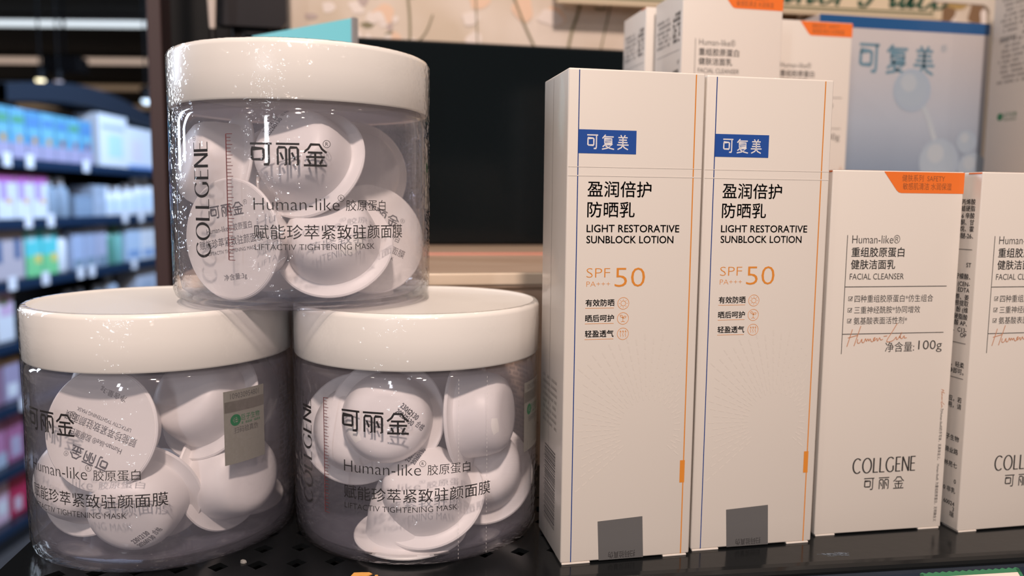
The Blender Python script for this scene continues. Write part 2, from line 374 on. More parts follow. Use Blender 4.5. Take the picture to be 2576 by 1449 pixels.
pr.prism([(y, z) for y, z in prof], -112, 430, mapf=lambda y, z, x: (x, y, z))
obj('price_rail', pr, M['railblue'], sh)
# the carcass that carries the shelf
cu = thing('display_carcass', 'black cabinet base carrying the perforated display shelf', 'display stand', (0, 0, 0), SROT)
obj('plinth', MB().box(-106, 422, 250, 660, 0, 120), M['blackpl'], cu)
obj('cabinet_body', MB().rbox(-110, 426, 236, 660, 120, SZ * 1000 - 19.2, 4), M['blackpl'], cu)
# price ticket in the rail
tk = thing('price_ticket', 'pale price ticket with a zigzag green border in the shelf rail', 'price tag', (0, 0, SZ), SROT)
slope = lambda x, t: (x - 25.5, 218.2 - t * cos(.648), -1.5 - t * sin(.648) + .12)
obj('ticket_card', MB().flat([rect(184, 218, .6, 17)], lambda x, t: slope(x, t)), mat('ticket_paper', (0.78, 0.62, 0.58), 0.5), tk, normals=False)
bd = MB().flat([([(184, .5), (218, .5), (218, 1.7), (184, 1.7)], [(0, 1, 2, 3)]), rect(184, 185.2, .5, 17), rect(216.8, 218, .5, 17)] +
               [([(184 + 34 * k / 15, .5), (184 + 34 * (k + 1) / 15, .5), (184 + 34 * (k + .5) / 15, .05)], [(0, 1, 2)]) for k in range(15)], lambda x, t: (slope(x, t)[0], slope(x, t)[1], slope(x, t)[2] + .06))
obj('green_border', bd, M['green'], tk, normals=False)
# riser of pale wood behind
TZ = 82.0
rs = thing('display_riser', 'pale wood riser step behind the jars carrying the back row', 'riser', (0, 0, SZ))
mb = MB(); prof = [(324.5, 0), (324.5, TZ - 7), (322.6, TZ - 5.5), (322.6, TZ - 2), (324.2, TZ), (655, TZ), (655, 0)]
mb.prism(prof, -66, 440, mapf=lambda y, z, x: (x, y, z)); obj('step_board', mb, M['wood'], rs)
obj('edge_bead', MB().rbox(-66, 440, 321.6, 324.0, TZ - 4.6, TZ + .35, .6), mat('glossy_cream_edge', (0.72, 0.60, 0.48), 0.2), rs)
tag(obj('copper_strip', MB().rbox(-60, 190, 440, 448, TZ, TZ + .8, .3), M['pinkstrip'], loc=(0, 0, SZ)), 'thin pink copper coloured strip lying on the pale wood riser', 'strip')  # pink reflection on the riser, built as a thin coloured strip
ps = thing('display_screen', 'wide dark glass screen panel standing behind the jars', 'screen', (0, 0, SZ + TZ * MM))
obj('bezel', MB().rbox(-66, 200, 536, 547, 0, 133, 2), M['blackpl'], ps)
obj('screen_glass', MB().box(-64, 198, 535.2, 536.2, 2, 131.5), M['screen'], ps)
obj('display_upright', MB().rbox(-129.5, -120.5, 570, 600, -SZ * 1000, 700, 1), M['brown'], loc=(0, 0, SZ))
tag(bpy.data.objects['display_upright'], 'dark brown upright post at the left side of the display', 'post')
obj('back_board', MB().rbox(-152, -36, 700, 710, -SZ * 1000, 700, 1), M['blackpl'], loc=(0, 0, SZ)); tag(bpy.data.objects['back_board'], 'black back board beside the flower poster', 'board')
mn = thing('monitor', 'black monitor back with rounded corner above the top jar', 'monitor', (0, 0, SZ + TZ * MM))
def rr(x0, x1, y0, y1, r, n=6):
    pts = []
    for cx, cy, a in ((x1 - r, y1 - r, 0), (x0 + r, y1 - r, 90), (x0 + r, y0 + r, 180), (x1 - r, y0 + r, 270)):
        pts += [(cx + r * cos(radians(a + 90 * k / n)), cy + r * sin(radians(a + 90 * k / n))) for k in range(n + 1)]
    return pts
mb = MB().prism(rr(-92, -43, 146, 260, 6), 586, 596, mapf=lambda x, z, y: (x, y, z)); obj('casing', mb, mat('soft_black_casing', (0.010, 0.008, 0.012), 0.45, spec=0.25), mn)
obj('stand_neck', MB().rbox(-80, -55, 592, 602, 3, 150, 2), M['blackpl'], mn); obj('stand_foot', MB().rbox(-95, -42, 575, 612, 0, 3.2, 1), M['blackpl'], mn)
pl = thing('display_rod', 'pale tapered rod standing in front of the black monitor', 'rod', (-.0875, .560, SZ + TZ * MM))
obj('rod_shaft', MB().lathe([(0, 136.5), (1.3, 136.5), (2.0, 140), (4.5, 190), (4.5, 260), (0, 260)], 32), M['offwhite'], pl, smooth=True)
obj('rod_socket', MB().lathe([(0, 0), (7, 0), (7, 2), (2.2, 3), (2.2, 137), (1.4, 138.5), (0, 138.5)], 32), M['blackpl'], pl, smooth=True)
# teal card
tl = thing('teal_card', 'teal display card with grey edge on a black foot behind the top jar lid', 'card', (.0012, .4200, SZ + TZ * MM), 0)
dirv = crot(Vector((-cos(.63), sin(.63), 0))); tl.rotation_euler = (0, 0, math.atan2(dirv.y, dirv.x))
obj('card_panel', MB().box(0, 80, -1, 1, 78, 119.2), M['teal'], tl); obj('card_edge', MB().box(-1.6, 0, -1.6, 1.6, 78, 119.4), M['greyedge'], tl)
obj('card_foot', MB().rbox(2, 78, -8, 8, 0, 3, 1).rbox(10, 70, -1.4, 1.4, 2, 78.5, .3), M['blackpl'], tl)

# flower poster
po = thing('flower_poster', 'wide cream poster of blurred white flowers and stems at the back', 'poster', (0, 0, SZ + TZ * MM))
pm = noise_col(mat('cream_poster_print', (0.6, 0.5, 0.43), 0.45), (0.66, 0.55, 0.44), (0.80, 0.70, 0.63), 16, (1, 1, 1), 2)
obj('poster_board', MB().rbox(-45, 640, 620.5, 630, 0, 420, 1), pm, po)
fm = MB(); stm = MB(); lfm = MB(); rnd = random.Random(11)
Y = 620.3; base = -TZ
def blob(cx, cz, rx, rz, mi, ph=0, fm=fm):
    pts = [(cx + rx * (1 + .18 * sin(3 * a + ph)) * cos(a), cz + rz * (1 + .15 * sin(2 * a + ph)) * sin(a)) for a in [2 * pi * k / 18 for k in range(18)]]
    fm.add([(x, Y - .01 * (len(fm.f) % 40), z + base) for x, z in pts], [tuple(range(18))], mi)
for k in range(26): blob(rnd.uniform(-30, 45), rnd.uniform(226, 275), rnd.uniform(2, 6), rnd.uniform(2, 5), rnd.choice((0, 0, 1, 3)), k)
for k in range(20): blob(rnd.uniform(50, 620), rnd.uniform(225, 300), rnd.uniform(5, 14), rnd.uniform(5, 12), rnd.choice((0, 0, 1)), k)
for cx, cz in ((24, 248), (154, 254), (95, 262)): blob(cx, cz, 8, 7, 1, cx)
for pts, wdd in (([(40, 272), (43, 250), (43, 225)], 1.8), ([(47, 228), (55, 236), (60, 250)], 1.0), ([(120, 270), (128, 250), (140, 226)], 1.6), ([(176, 275), (172, 255), (168, 246), (164, 226)], 2.2), ([(92, 272), (94, 226)], 1.0),
                 ([(250, 275), (245, 226)], 2), ([(200, 272), (190, 226)], 1.2)):
    stm.flat([stroke(pts, wdd, smooth=2)], lambda x, z: (x, Y - .8, z + base), 0)
for cx, cz in ((12, 240), (30, 234), (18, 262), (190, 262)): blob(cx, cz, 5, 2.2, 2, cx, lfm)
for cx, cz, rx in ((490, 272, 14), (505, 285, 10), (530, 276, 14), (548, 268, 10), (340, 262, 16), (380, 261, 20), (430, 262, 12)): blob(cx, cz, rx, rx * .8, rnd.choice((4, 5)), cx, lfm)
FMAT = [mat('white_petal_print', (0.86, 0.77, 0.73), .5), mat('peach_petal_print', (0.85, 0.60, 0.45), .5), mat('stem_print', (0.24, 0.21, 0.12), .5), mat('mauve_print', (0.52, 0.42, 0.40), .5),
        mat('brown_leaf_print', (0.24, 0.14, 0.075), .5), mat('ochre_leaf_print', (0.45, 0.30, 0.11), .5)]
obj('petal_print', fm, FMAT, po, normals=False); obj('stem_print', stm, FMAT[2], po, normals=False); obj('leaf_print', lfm, FMAT, po, normals=False)

# sign with script lettering
sg = thing('script_sign', 'cream sign with green border and green script lettering at upper right', 'sign', (0, .598, SZ + TZ * MM), 0)
def S2(x, y, dz=0): return (x, -dz, y - TZ + (x - 400) * .012)
sb = MB().prism([(150, 262), (474, 262), (474, 420), (150, 420)], 0, 4, mapf=lambda x, z, y: (x, y, z - TZ + (x - 400) * .012))
obj('sign_board', sb, mat('cream_sign_board', (0.72, 0.60, 0.44), 0.45), sg)
gl = merge(rect(150, 465.5, 266.2, 267.6), rect(464.0, 465.4, 267.6, 420), rect(150, 468, 264.6, 265.0))
obj('green_border', MB().flat([gl], lambda x, y: S2(x, y, .3)), mat('olive_green_print', (0.12, 0.15, 0.07), .5), sg, normals=False)
def script_word(letters, x, y, h, wd):
    out = []
    sh_ = .42
    for ch in letters:
        if ch == ' ': x += h * .35; continue
        G = {'n': (.62, [[(0, .45), (.10, .5), (.10, 0)], [(.10, .35), (.26, .52), (.36, .45), (.36, .06), (.44, 0), (.58, .14)]]), 'e': (.46, [[(.06, .22), (.30, .34), (.28, .5), (.14, .5), (.04, .25), (.12, .02), (.26, .02), (.44, .16)]]),
             'r': (.42, [[(0, .45), (.10, .52), (.10, 0)], [(.10, .3), (.22, .5), (.36, .48)]]), 'P': (.78, [[(.30, 1), (.26, .2), (.14, -.02), (.0, .02), (-.04, .14)], [(.06, .8), (.3, 1.04), (.62, .98), (.66, .70), (.48, .52), (.30, .54)]]),
             'l': (.30, [[(.0, .2), (.2, .9), (.14, 1.0), (.08, .85), (.08, .1), (.16, 0), (.28, .14)]]), 'a': (.54, [[(.34, .48), (.16, .5), (.04, .22), (.12, .0), (.24, .06), (.34, .5)], [(.34, .48), (.34, .08), (.40, 0), (.52, .14)]]),
             'c': (.44, [[(.32, .42), (.22, .52), (.06, .36), (.06, .1), (.16, 0), (.28, .02), (.42, .16)]])}[ch]
        for p in G[1]: out.append(stroke([(x + (a + b * sh_) * h, y + b * h) for a, b in p], wd, wd * .22, smooth=2))
        x += G[0] * h
    return merge(*out)
obj('script_lettering', MB().flat([script_word('nner Place', 322, 269.6, 31, 4.4)], lambda x, y: S2(x, y, .35)), mat('dark_green_ink', (0.012, 0.075, 0.045), .5), sg, normals=False)

# ================================================================== mask jars
HJ, HL, RJ = 78.2, 61.0, 41.25
def wrap(r, base):      # label coordinates (angle in degrees, height) -> jar
    return lambda a, z: (r * sin(radians(a + base)), -r * cos(radians(a + base)), z)
def make_jar(name, label, cx, cy, cz, base, sticker_vis=True, seed=0):
    t = thing(name, label, 'jar', (cx * MM, cy * MM, SZ + cz * MM), 0, 'clear mask jars with white lids')
    prof = [(0, .9), (30, .9), (33, .25), (36, .1), (38.6, .9), (40.2, 2.6), (40.9, 5), (41.1, 9), (41.15, 56), (40.9, 58.4), (39.9, 60.3), (38.6, 60.9), (38.6, 66),
            (37.2, 66), (37.2, 60.6), (39.3, 58), (39.6, 54), (39.6, 8), (39.0, 4.6), (36.5, 2.6), (30, 2.2), (0, 2.2)]
    obj('jar_body', MB().lathe(prof, 160), M['jar'], t, smooth=True)
    lp = [(38.9, 61.6), (40.8, 61.2), (41.2, 61.8), (RJ, 70), (RJ, 76.6), (41.0, 77.6), (40.4, 78.15), (39.6, 78.2), (38.8, 77.75), (37.5, 77.6), (0, 77.6), ]
    li = [(0, 75.5), (38.9, 75.5), (38.9, 61.6)]
    obj('jar_lid', MB().lathe(lp + li, 160), M['lid'], t, smooth=True)
    rnd = random.Random(seed); ph = [rnd.uniform(0, 6.3) for _ in range(8)]
    def jit(a, z):
        return .20 + .09 * sin(9 * a + ph[0]) * sin(z * .13 + ph[1]) + .06 * sin(23 * a + ph[2] + z * .05) + .05 * sin(41 * a + ph[3]) * sin(z * .31 + ph[4]) if 1.5 < z < 77 else 0
    fp = [(36, 1.0)] + [(41.5, z) for z in (2.2, 4.5, 10, 18, 26, 34, 42, 50, 56, 60, 62, 66, 70, 74, 76.6)] + [(41.15, 77.9), (40.5, 78.28), (39.4, 78.32)]
    fp[1] = (40.7, 2.2)
    obj('shrink_film', MB().lathe(fp, 200, jit=jit), M['film'], t, smooth=True)
    # printing
    R1 = 41.30; W = wrap(R1, base)
    ink = [klj(-17.7, 12.05, 42.7, 48.9, .72)]
    # letter strokes are drawn in mm and turned into degrees
    k = 360 / (2 * pi * 41.2)
    def mm(sh, ax): return ([(ax + (x) * k, y) for x, y in sh[0]], sh[1])
    L = [mm(klj(0, 21.4, 42.6, 48.9, .62), -17.7), mm(reg_mark(0, 48.9, 1.02), 12.15),
         mm(text('Human-like', 0, 24.3, 29.9, 33.4, -.012), -16.8), mm(reg_mark(0, 33.5, .92), 17.7), mm(text('胶原蛋白', 0, 13.4, 29.8, 33.1, -.004), 19.6),
         mm(text('赋能珍萃紧致驻颜面膜', 0, 46.9, 21.6, 25.8), -17.0), mm(text('LIFTACTIV TIGHTENING MASK', 0, 35.3, 18.5, 20.2, -.008), -16.7)]
    cg = collgene(0, 33.2, 0, 6.0, .82, .30)
    L.append(mm(([(-y, x) for x, y in cg[0]], cg[1]), 0)); L[-1] = ([(a - 37.4, z + 16.1) for a, z in L[-1][0]], L[-1][1])
    L.append(mm(rot2(reg_mark(0, 0, .66), pi / 2, 0, 50.4), -45.2))
    obj('printed_label', MB().flat(L, W), M['ink'], t, normals=False)
    rl = [rect(-28.3, -27.85, 15.4, 51.4)]
    for i in range(37): rl.append(rect(-28.0, -25.2 if i % 3 == 0 else -25.95, 15.4 + i - .09, 15.4 + i + .09))
    obj('ruler_scale', MB().flat(rl, W), M['redink'], t, normals=False)
    # authenticity sticker and the fine print beside it
    Wd = wrap(41.28, base)
    st = obj('sticker', MB().flat([rect(71.2, 92.0, 30.4, 53.3, 10)], wrap(41.26, base)), M['labelsticker'], t, normals=False)
    obj('silver_band', MB().flat([rect(71.6, 92.0, 46.6, 50.0, 10)], Wd), M['silverband'], st, normals=False)
    obj('sticker_number', MB().flat([mm(text('109030954801', 0, 10.6, 50.7, 52.4), 74.3)], Wd), M['greyink'], st, normals=False)
    gs = [mm(ring(0, 44.0, 1.35, .9), 76.6), mm(strokes([[(.2, .2), (.2, .8)], [(.45, 0), (.45, 1)], [(.45, .75), (1, .75), (1, .4), (.45, .4)], [(.45, .08), (1.1, .08)]], -.9, .7, 43.0, 45.0, .28), 76.6),
          mm(text('巨子生物', 0, 7.0, 43.5, 45.4), 79.4), mm(blocks(0, 7.0, 42.4, .7, 5), 79.4)]
    obj('sticker_logo', MB().flat(gs, Wd), M['green'], st, normals=False)
    obj('sticker_text', MB().flat([mm(text('扫码验真伪', 0, 8.8, 39.8, 41.8), 75.8)], Wd), M['greyink'], st, normals=False)
    fp_ = [mm(blocks(0, 26, 13.5 + i * 1.75, 1.15, seed * 50 + i), 104) for i in range(22)]
    obj('fine_print', MB().flat(fp_, W), M['greyink'], t, normals=False)
    return t
j_left = make_jar('mask_jar', 'clear jar of white capsules with white lid, at bottom left, leftmost of the three', -62.4, 284.0, 0, -36.6, seed=1)
j_right = make_jar('mask_jar', 'clear jar of white capsules with white lid, at the bottom beside the tall sunblock carton', 21.5, 274.5, 0, -20.4, seed=2)
j_top = make_jar('mask_jar', 'clear jar of white capsules stacked on top of the two other jars', -15.9, 280.4, 78.25, 0, seed=3)
# perforation dashes in the film of the right jar
pf = MB()
for ang in (12.2, 25.4):
    for i in range(44):
        z = 3 + i * 1.28; pf.flat([rect(ang - .07, ang + .07, z, z + .62)], wrap(41.8, 0))
obj('perforation_line', pf, mat('film_perforation', (0.75, 0.72, 0.72), .4), j_right, normals=False)

# ------------------------------------------------------------------ capsules inside the jars
PROF = [(0, -.5), (18.0, -.5), (18.4, -.1), (18.4, .3), (18.0, .7), (15.2, .8), (14.5, 1.3), (14.2, 3.5), (13.5, 8), (12.6, 11), (11.3, 13), (9.3, 14.1), (7, 14.5), (0, 14.6)]
cup_mb = MB().lathe(PROF, 64); film_mb = MB().lathe([(0, -.62), (17.7, -.62), (17.7, -.5), (0, -.5)], 64)
proto_cup = obj('capsule_cup', cup_mb, M['pod'], smooth=True); proto_film = obj('film_lid', film_mb, M['podfilm'], smooth=True)
def film_text(rot):
    L = [klj(-6.5, 6.5, 7.0, 10.6, .42), reg_mark(7.6, 10.2, .7), text('Human-like® 胶原蛋白', -9, 9, 2.4, 4.6), text('赋能珍萃紧致驻颜面膜', -12.5, 12.5, -1.8, .9), text('LIFTACTIV TIGHTENING MASK', -9.5, 9.5, -3.9, -2.8),
         text('净含量:3g', -4.5, 4.5, -12.4, -10.2)]
    return rot2(merge(*L), rot)
def dome_h(r):
    P = [(0, 14.6), (7, 14.5), (9.3, 14.1), (11.3, 13), (12.6, 11), (13.5, 8), (14.2, 3.5), (14.5, 1.3), (15.2, .8), (18.0, .7)]
    for (a, ha), (b, hb) in zip(P, P[1:]):
        if a <= r <= b: return ha + (hb - ha) * (r - a) / (b - a)
    return .7
cup_used = [False]
def capsule(jar, loc, axis, label, group, film=None, stamp=None):
    ax = Vector(axis).normalized(); x = (RGT - ax * RGT.dot(ax)).normalized(); y = ax.cross(x)
    t = thing('mask_capsule', label, 'capsule', (0, 0, 0), 0, group)
    jl = Vector(jar.location)
    t.matrix_world = Matrix(((x.x, y.x, ax.x, jl.x + loc[0] * MM), (x.y, y.y, ax.y, jl.y + loc[1] * MM), (x.z, y.z, ax.z, jl.z + loc[2] * MM), (0, 0, 0, 1)))
    if not cup_used[0]:
        c, f = proto_cup, proto_film; cup_used[0] = True
    else:
        c = proto_cup.copy(); f = proto_film.copy(); C.objects.link(c); C.objects.link(f)
    c.parent = t; f.parent = t
    if film is not None:   # seen from below the flange, x runs to the camera's right, so the film's up is -y
        s = film_text(film)
        obj('film_print', MB().flat([s], lambda u, v: (u, -v, -.66)), M['greyink'], f, normals=False)
    if stamp:
        ox, oy, a = stamp
        s = rot2(merge(bold(text('23012130', -3.2, 3.2, .3, 1.9)), bold(text('20260130', -3.2, 3.2, -1.9, -.3)), text('合格', 3.9, 6.6, -1.2, .9)), radians(a), ox, oy)
        obj('date_stamp', MB().flat([s], lambda u, v: (u * 1.005, v * 1.005, dome_h(min(17.9, math.hypot(u, v))) + .12)), M['greyink'], c, normals=False)
    return t
GT, GL_, GR = 'capsules in the top jar', 'capsules in the left jar', 'capsules in the right jar'
capsule(j_top, (3.0, -21.9, 43.8), (-.416, -.795, .442), 'large white capsule, dome outward, tilted behind the logo of the top jar', GT, stamp=(-5.5, 6.0, 55))
capsule(j_top, (-19.8, -27.2, 20.9), (.588, .808, -.011), 'white capsule showing its printed film at lower left of the top jar', GT, film=radians(8))
capsule(j_top, (-22.6, -6.1, 42.4), (-.874, -.437, .211), 'white capsule seen edge on at upper left of the top jar', GT)
capsule(j_top, (10.2, -20.7, 18.2), (-.161, -.79, .591), 'white capsule, dome outward, in the lower middle of the top jar', GT, stamp=(-1, 7, 62))
capsule(j_top, (21.5, -10.5, 20.5), (-.274, .93, -.247), 'white capsule showing its film at lower right of the top jar', GT, film=radians(-20))
capsule(j_top, (-9.7, 2.3, 17.8), (-.061, -.803, .593), 'white capsule dome low behind the film capsule of the top jar', GT)
capsule(j_top, (12.3, 17.0, 9.2), (.247, -.257, .934), 'half hidden white capsule at the back of the top jar', GT)
capsule(j_top, (17.2, 13.2, 42.2), (.222, -.97, .101), 'shadowed white capsule high on the right of the top jar', GT)
capsule(j_top, (-8.7, 23.9, 43.0), (-.186, -.929, .319), 'half hidden white capsule at the back of the top jar', GT)
capsule(j_left, (-11.9, -30.8, 42.4), (.336, .92, -.202), 'white capsule with upside down printed film at the front of the left jar', GL_, film=radians(160))
capsule(j_left, (16.0, -12.7, 44.5), (-.491, -.698, .522), 'white capsule tilted at upper right of the left jar beside the sticker', GL_)
capsule(j_left, (19.5, -12.0, 20.8), (.745, -.647, .162), 'white capsule with its flange edge showing under the sticker of the left jar', GL_)
capsule(j_left, (-3.0, -22.5, 19.6), (-.129, -.937, -.324), 'white capsule, dome outward, low in the front of the left jar', GL_, stamp=(4, -6, 35))
capsule(j_left, (-22.2, -6.5, 19.7), (-.378, -.833, .404), 'pale white capsule at lower left of the left jar', GL_)
capsule(j_left, (17.4, 12.0, 42.9), (.351, -.887, .299), 'half hidden white capsule at the back of the left jar', GL_)
capsule(j_left, (18.2, 10.5, 7.6), (.177, -.147, .973), 'half hidden white capsule at the back of the left jar', GL_)
capsule(j_left, (-17.3, 13.2, 44.4), (-.172, -.848, .501), 'half hidden white capsule at the back of the left jar', GL_)
capsule(j_left, (-16.2, 13.5, 10.8), (-.289, -.291, .912), 'half hidden white capsule at the back of the left jar', GL_)
capsule(j_right, (-11.3, -20.0, 42.5), (-.091, -.974, .206), 'white capsule with a date stamp at the top of the right jar', GR, stamp=(6.5, 1.5, -40))
capsule(j_right, (14.0, -18.2, 42.2), (.877, -.472, .091), 'white capsule standing edge on at the right of the right jar', GR)
capsule(j_right, (-20.5, -8.5, 36.0), (-.087, -.949, .304), 'white capsule dome at the left of the right jar', GR)
capsule(j_right, (1.5, -22.0, 16.0), (-.235, -.60, .77), 'white capsule with wide flange low in the middle of the right jar', GR, stamp=(-2, 6.5, 60))
capsule(j_right, (21.0, -5.5, 18.0), (-.067, -.836, .545), 'white capsule dome at lower right of the right jar', GR)
capsule(j_right, (-4.0, -18.5, 3.6), (-.028, -.091, .995), 'white capsule lying flat on the bottom of the right jar', GR)
capsule(j_right, (-16.0, 12.5, 33.0), (-.623, -.536, .569), 'half hidden white capsule at the back of the right jar', GR)
capsule(j_right, (10.8, 21.9, 42.8), (.22, -.929, .297), 'half hidden white capsule at the back of the right jar', GR)
capsule(j_right, (13.8, 15.8, 8.6), (.152, -.243, .958), 'half hidden white capsule at the back of the right jar', GR)

# ================================================================== cartons
def icon_sun(cx, cy, r):
    out = [ring(cx, cy, r, .13), ring(cx, cy, r * .43, .13)]
    for k in range(8):
        a = pi / 4 * k; out.append(stroke([(cx + r * .6 * cos(a), cy + r * .6 * sin(a)), (cx + r * .78 * cos(a), cy + r * .78 * sin(a))], .11))
    return out
def icon_leaf(cx, cy, r):
    P = lambda x, y: (cx + x * r, cy + y * r)
    return [ring(cx, cy, r, .13), stroke([P(0, 0), P(-.1, .2), P(-.35, .2), P(-.58, .55), P(-.3, .6), P(-.05, .45), P(0, 0)], .14, smooth=2),
            stroke([P(0, .02), P(.1, .1), P(.4, .05), P(.6, .35), P(.3, .42), P(.08, .28), P(0, 0)], .14, smooth=2), stroke([P(0, .05), P(0, -.5)], .14), stroke([P(-.35, -.6), P(0, -.5), P(.35, -.6)], .13, smooth=1)]
def icon_air(cx, cy, r):
    out = [ring(cx, cy, r, .13)]
    for dx in (-.45, 0, .45):
        x = cx + dx * r
        out += [stroke([(x, cy - .55 * r), (x + .1 * r, cy - .35 * r), (x - .08 * r, cy - .05 * r), (x + .08 * r, cy + .2 * r), (x, cy + .5 * r)], .11, smooth=2), stroke([(x - .14 * r, cy + .32 * r), (x, cy + .55 * r), (x + .14 * r, cy + .32 * r)], .11)]
    return out
def front_map(dy=.05): return lambda u, v: (u, -dy, v)
def side_map(D, dx=.05): return lambda s, v: (-dx, D - s, v)

WS, DS, HS = 42.4, 28.7, 150.0
def make_sunblock(loc, rz, label):
    t = thing('sunblock_carton', label, 'carton', loc, rz, 'tall sunblock cartons')
    body = MB().rbox(0, WS, 0, DS, .5, HS, .55, 3)
    obj('carton_body', body, M['carton'], t, smooth=True)
    obj('tuck_flap', MB().rbox(.4, 9.5, -.15, 8, 0, .55, .15), M['carton'], t); obj('tuck_flap', MB().rbox(33.5, 41.4, -.15, 8, 0, .55, .15), M['carton'], t)
    F = front_map()
    obj('blue_stripe', MB().flat([rect(3.12, 3.42, .8, HS - .5)], F), M['blueline'], t, normals=False)
    obj('orange_stripe', MB().flat([rect(39.3, 39.66, .8, HS - .5)], F), M['orange'], t, normals=False)
    obj('orange_tab', MB().flat([rect(38.3, 39.9, 24, 31.2)], front_map(.06)), M['orange'], t, normals=False)
    bt = obj('brand_patch', MB().flat([rect(3.4, 21.1, 125.6, 132.5)], front_map(.06)), M['blue'], t, normals=False)
    obj('brand_lettering', MB().flat([kfm(5.9, 18.7, 126.9, 131.1, .36)], front_map(.09)), M['whiteink'], bt, normals=False)
    T = [bold(text('盈润倍护', 6.35, 26.2, 112.9, 117.6)), bold(text('防晒乳', 6.4, 21.1, 106.9, 111.5)), bold(text('LIGHT RESTORATIVE', 6.3, 35.5, 102.5, 104.7)), bold(text('SUNBLOCK LOTION', 6.3, 33.7, 99.2, 101.4)),
         bold(text('有效防晒', 6.4, 15.4, 80.3, 82.4)), bold(text('晒后呵护', 6.4, 15.4, 75.6, 77.7)), bold(text('轻盈透气', 6.4, 15.4, 70.9, 73.0))]
    obj('printed_text', MB().flat(T, F), M['ink'], t, normals=False)
    O = [text('SPF', 6.55, 13.9, 89.0, 91.8, -.018), text('PA+++', 6.6, 14.0, 86.3, 87.8, -.018), text('50', 15.4, 25.0, 86.1, 91.9, -.012)]
    O += [rect(6.35, 15.4, v - .06, v + .06) for v in (79.75, 75.05, 70.3)]
    O += icon_sun(18.3, 81.1, 1.78) + icon_leaf(18.3, 76.5, 1.78) + icon_air(18.4, 71.8, 1.78)
    obj('orange_print', MB().flat(O, F), M['orange'], t, normals=False)
    rays = []
    for k in range(46):
        a = radians(-40 + k * 260 / 45)
        for q in range(7):
            r0 = 9 + q * 2.9 + (k % 2) * 1.3
            p = [(27 + (r0 + e) * cos(a), 42 + (r0 + e) * sin(a)) for e in (0, 2.0)]
            if all(4.2 < x < 38.6 and 3 < y < 78 for x, y in p) and not (p[0][1] > 69 and p[0][0] < 21): rays.append(stroke(p, .42))
    obj('ray_pattern', MB().flat(rays, front_map(.03)), M['ray'], t, normals=False)
    st = obj('sticker', MB().flat([([(11.7, 13.2), (26.3, 13.9), (26.9, .55), (12.3, .6)], [(0, 1, 2, 3)])], front_map(.09)), M['sticker'], t, normals=False)
    obj('sticker_text', MB().flat([rot2(text('扫码验真伪', -4.4, 4.4, -1.1, 1.1), pi, 19.8, 2.0)], front_map(.12)), mat('dark_sticker_ink', (.035, .033, .035), .4), st, normals=False)
    # left side: fold line, barcode, lines of print
    S = side_map(DS)
    rnd = random.Random(4); bc = []; v = 7.8
    while v < 33:
        w_ = rnd.choice((.22, .3, .45, .6)); bc.append(rect(DS - 21.2, DS - 8.0, v, v + w_)); v += w_ + rnd.choice((.25, .35, .5))
    bc += [blocks(DS - 22.5, DS - 21.4, 8 + k * 2.0, .8, k) for k in range(12)]
    obj('barcode', MB().flat(bc, S), M['greyink'], t, normals=False)
    obj('fold_line', MB().flat([rect(DS - 16.9, DS - 16.7, 1, 149)], S), M['palegrey'], t, normals=False)
    sp = []
    for k in range(8): sp.append(blocks(4, DS - 7, 40 + k * 2.1, 1.0, 70 + k))
    obj('side_print', MB().flat(sp, S), M['palegrey'], t, normals=False)
    obj('film_seam', MB().flat([rect(.3, 42.1, 119.0, 119.25), rect(.3, 42.1, 121.6, 121.75)], front_map(.1)), mat('film_seam_gloss', (.80, .75, .70), .25, .35, .1), t, normals=False)
    return t
s1 = make_sunblock((61.5 * MM, 230.2 * MM, SZ), .0087, 'tall white sunblock carton beside the right jar, the nearer and left one of the pair')
s2 = dup(s1, 'sunblock_carton', (105.4 * MM, 232.7 * MM, SZ), -.0024, 'tall white sunblock carton to the right of its twin, beside the facial cleanser carton')

